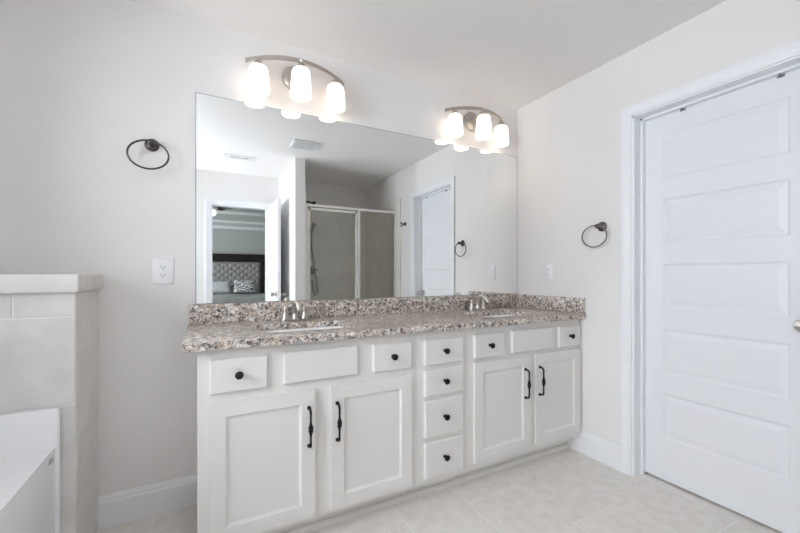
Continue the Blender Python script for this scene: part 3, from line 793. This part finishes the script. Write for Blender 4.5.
# ------------------------------------------------------------------ shower (seen in the mirror)
TT = 2.10
bm = nb(); box(bm, 1.0085, W-0.0005, YF+0.0005, YF+0.02, 0, TT); struct('wall_shower_back', bm, M['shower_back'])
bm = nb(); box(bm, W-0.012, W-0.0005, YF+0.02, -1.94, 0, TT); struct('wall_shower_right', bm, M['shower_side'])
bm = nb(); box(bm, 1.0085, 1.020, YF+0.02, -2.03, 0, TT); struct('wall_shower_left', bm, M['shower_side'])
bm = nb(); box(bm, 1.020, W-0.012, YF+0.02, -2.0, 0.0, 0.04); box(bm, 1.020, W-0.012, -2.11, -2.01, 0.04, 0.11); struct('floor_shower', bm, M['shower_floor'])
sh = thing('shower_enclosure', 'glass shower enclosure with satin metal frame and hinged door', 'shower', (1.58, -2.06, 0.11))
SYc = -2.06; xa, xb = 1.0205, W-0.0125
bm = nb()
box(bm, xa, xb, SYc-0.02, SYc+0.02, 1.918, 1.946, 0.003); box(bm, xa, xb, SYc-0.02, SYc+0.02, 0.11, 0.135, 0.003)
box(bm, xa, xa+0.024, SYc-0.018, SYc+0.018, 0.135, 1.918); box(bm, xb-0.026, xb, SYc-0.018, SYc+0.018, 0.135, 1.918)
box(bm, 1.640, 1.668, SYc-0.018, SYc+0.018, 0.135, 1.918)
obj('frame', bm, M['satin'], sh)
bm = nb(); box(bm, 1.669, xb-0.027, SYc-0.003, SYc+0.003, 0.136, 1.917); obj('fixed_pane', bm, M['glass'], sh)
bm = nb(); a, b, c, d = xa+0.027, 1.637, 0.150, 1.905
for q in ((a, a+0.024, c, d), (b-0.026, b, c, d), (a, b, c, c+0.03), (a, b, d-0.024, d)): box(bm, q[0], q[1], SYc-0.012, SYc+0.012, q[2], q[3])
dr = obj('door', bm, M['satin'], sh)
bm = nb(); box(bm, a+0.02, b-0.02, SYc-0.003, SYc+0.003, c+0.02, d-0.02); obj('door_pane', bm, M['glass'], dr)
bm = nb(); tube(bm, [(b-0.013, SYc+0.010, 1.02), (b-0.013, SYc+0.045, 1.03), (b-0.013, SYc+0.045, 1.22), (b-0.013, SYc+0.010, 1.23)], 0.006, 10); obj('handle', bm, M['satin'], dr)
t = thing('showerhead', 'dark shower head on a short arm over the glass enclosure', 'shower head', (1.020, -2.50, 2.07))
bm = nb(); lathe(bm, [(0, 0.0003), (0.028, 0.0003), (0.026, 0.006), (0.010, 0.010)], 18, aim((1.020, -2.5, 2.045), (1, 0, 0))); obj('flange', bm, M['black'], t)
bm = nb(); tube(bm, [(1.024, -2.5, 2.045), (1.09, -2.5, 2.062), (1.16, -2.5, 2.058), (1.20, -2.5, 2.045)], 0.010, 10); obj('arm', bm, M['black'], t)
bm = nb(); lathe(bm, [(0.012, 0), (0.016, 0.012), (0.030, 0.026), (0.045, 0.034), (0.045, 0.044), (0, 0.045)], 22, aim((1.195, -2.5, 2.050), (0.9, 0, -0.42))); obj('head', bm, M['black'], t)
yb = YF+0.0205
t = thing('hand_shower', 'grey hand shower on a slim bar with looped hose and valve in the shower', 'hand shower', (1.31, yb, 1.56))
bm = nb(); lathe(bm, [(0, 0.0003), (0.060, 0.0003), (0.057, 0.008), (0.028, 0.014), (0.026, 0.055), (0.020, 0.070), (0, 0.072)], 24, aim((1.335, yb, 1.21), (0, 1, 0))); obj('escutcheon', bm, M['grey_chrome'], t)
bm = nb(); tube(bm, [(1.335, yb+0.062, 1.21), (1.36, yb+0.066, 1.212), (1.405, yb+0.070, 1.218)], [0.011, 0.008, 0.010], 10); obj('lever', bm, M['grey_chrome'], t)
bm = nb(); tube(bm, [(1.31, yb+0.045, 1.36), (1.31, yb+0.045, 1.80)], 0.008, 10)
for z in (1.38, 1.78): tube(bm, [(1.31, yb+0.0005, z), (1.31, yb+0.045, z)], 0.011, 10)
obj('slide_bar', bm, M['grey_chrome'], t)
bm = nb(); tube(bm, [(1.31, yb+0.060, 1.66), (1.315, yb+0.085, 1.73), (1.32, yb+0.12, 1.80), (1.325, yb+0.15, 1.82)], [0.011, 0.012, 0.014, 0.034], 12); obj('wand', bm, M['grey_chrome'], t)
bm = nb(); tube(bm, [(1.31, yb+0.060, 1.66), (1.325, yb+0.06, 1.50), (1.36, yb+0.05, 1.25), (1.40, yb+0.045, 1.02), (1.405, yb+0.04, 0.90), (1.375, yb+0.04, 0.85), (1.345, yb+0.035, 0.93), (1.335, yb+0.02, 1.08)], 0.008, 10); obj('hose', bm, M['grey_chrome'], t)

# ------------------------------------------------------------------ bed and fan in the bedroom
bed = thing('bed', 'bed with dark wood and tufted grey headboard seen through the doorway', 'bed', (0.42, -7.5, 0))
bx0, bx1, by = -0.66, 1.50, -8.62
bm = nb(); box(bm, bx0, bx1, by, by+0.09, 1.49, 1.69, 0.008); box(bm, bx0, bx0+0.11, by, by+0.09, 0, 1.49, 0.005); box(bm, bx1-0.11, bx1, by, by+0.09, 0, 1.49, 0.005); box(bm, bx0+0.11, bx1-0.11, by, by+0.04, 0.3, 1.49)
hb = obj('headboard', bm, M['dark_wood'], bed)
# tufted panel: displaced grid with diamond buttons
bm = nb(); u0, u1, z0, z1 = bx0+0.115, bx1-0.115, 0.55, 1.485; nx, nz = 110, 56; sx, sz = 0.19, 0.17
V = []
for j in range(nz+1):
    row = []
    for i in range(nx+1):
        x = u0+(u1-u0)*i/nx; z = z0+(z1-z0)*j/nz
        a = (x-u0)/sx; b = (z-z0)/sz
        # distance to the closest button of a diamond lattice
        dmin = 9
        for k in (math.floor(b*2)-1, math.floor(b*2), math.floor(b*2)+1, math.floor(b*2)+2):
            o = 0.5*(k % 2); q = round(a-o)+o; dmin = min(dmin, math.hypot((a-q), (b-k/2)*0.9))
        f1_ = abs(((a+b) % 1)-0.5)*2; f2_ = abs(((a-b) % 1)-0.5)*2
        bul = 0.026*(1-math.exp(-(dmin/0.16)**2)) - 0.004*(max(0, f1_-0.85)/0.15) - 0.004*(max(0, f2_-0.85)/0.15)
        ed = min(i, nx-i, j, nz-j); 
        if ed < 2: bul *= ed/2
        row.append(bm.verts.new((x, by+0.045+bul, z)))
    V.append(row)
for j in range(nz):
    for i in range(nx): bm.faces.new((V[j][i], V[j][i+1], V[j+1][i+1], V[j+1][i]))
obj('tufted_panel', bm, M['tuft'], hb, ang=80)
bm = nb(); box(bm, -0.56, 1.40, by+0.12, -6.45, 0.36, 0.62, 0.05, 4); obj('mattress', bm, M['mattress'], bed)
bm = nb(); box(bm, -0.58, 1.42, by+0.10, -6.43, 0.08, 0.36, 0.01); obj('base', bm, M['dark_wood'], bed)
bm = nb(); N1, N2 = 40, 40; V = []
for j in range(N2+1):
    row = []
    for i in range(N1+1):
        u = i/N1*2-1; v = j/N2; x = 0.42+u*1.06; y = by+0.30+v*2.02
        z = 0.645+0.012*math.sin(7*u+3*v)+0.010*math.sin(13*v+2*u)
        e = max(0, (abs(u)-0.96)/0.04); z -= 0.22*e
        e2 = max(0, (v-0.96)/0.04); z -= 0.22*e2
        row.append(bm.verts.new((x, y, z)))
    V.append(row)
for j in range(N2):
    for i in range(N1): bm.faces.new((V[j][i], V[j][i+1], V[j+1][i+1], V[j+1][i]))
r_ = bmesh.ops.extrude_face_region(bm, geom=bm.faces[:])
for v in [g for g in r_['geom'] if isinstance(g, bmesh.types.BMVert)]: v.co.z -= 0.018
obj('bedspread', bm, M['linen'], bed, ang=60)
def pillow(cx, cy, cz, w, h, tilt, m, label, rz=0.0):
    bm = nb(); n = 22; F = []
    for s in (1, -1):
        V = []
        for j in range(n+1):
            row = []
            for i in range(n+1):
                u = i/n*2-1; v = j/n*2-1
                k = max(0, (1-u**4)*(1-v**4)); th = 0.085*k**0.5
                pin = 1-0.06*(1-abs(u))*abs(v)**3
                row.append(bm.verts.new((u*w/2*(1-0.05*(1-v*v)*abs(u)**3), s*th, v*h/2*pin)))
            V.append(row)
        for j in range(n):
            for i in range(n): bm.faces.new((V[j][i], V[j][i+1], V[j+1][i+1], V[j+1][i]))
    bmesh.ops.remove_doubles(bm, verts=bm.verts[:], dist=0.0005)
    bm.transform(Matrix.Translation((cx, cy, cz)) @ Matrix.Rotation(rz, 4, 'Z') @ Matrix.Rotation(tilt, 4, 'X'))
    return tag(obj('pillow', bm, m, ang=60), label, 'pillow', 'pillows on the bed')
pillow(0.33, -8.20, 0.835, 0.60, 0.32, 0.55, M['silver_pillow'], 'plain pale silver pillow leaning on the tufted headboard')
pillow(0.95, -8.12, 0.85, 0.52, 0.36, 0.60, M['pattern'], 'black and white scroll patterned pillow on the bed', 0.12)

fan = thing('ceiling_fan', 'white ceiling fan with lit globe hanging in the bedroom', 'ceiling fan', (0.145, -5.5, TRZ))
fx, fy = 0.145, -5.5
bm = nb(); lathe(bm, [(0.06, 0), (0.06, -0.02), (0.03, -0.05), (0.012, -0.055)], 20, Matrix.Translation((fx, fy, TRZ-0.001))); tube(bm, [(fx, fy, TRZ-0.05), (fx, fy, 2.44)], 0.012, 10); obj('downrod', bm, M['fan_white'], fan)
bm = nb(); lathe(bm, [(0.02, 2.45), (0.08, 2.43), (0.10, 2.40), (0.10, 2.36), (0.06, 2.33)], 24, Matrix.Translation((fx, fy, 0))); obj('motor', bm, M['fan_white'], fan)
bm = nb(); lathe(bm, [(0.05, 2.33), (0.075, 2.30), (0.07, 2.25), (0.03, 2.225), (0, 2.22)], 20, Matrix.Translation((fx, fy, 0))); obj('globe', bm, M['fan_glass'], fan)
for k in range(5):
    a = 2*PI*k/5+0.35
    bm = nb(); box(bm, 0.14, 0.34, -0.050, 0.055, -0.004, 0.004, 0.003); box(bm, 0.08, 0.16, -0.015, 0.015, -0.006, 0.006)
    bm.transform(Matrix.Translation((fx, fy, 2.385)) @ Matrix.Rotation(a, 4, 'Z') @ Matrix.Rotation(0.2, 4, 'X')); obj('blade', bm, M['dark_wood'], fan)
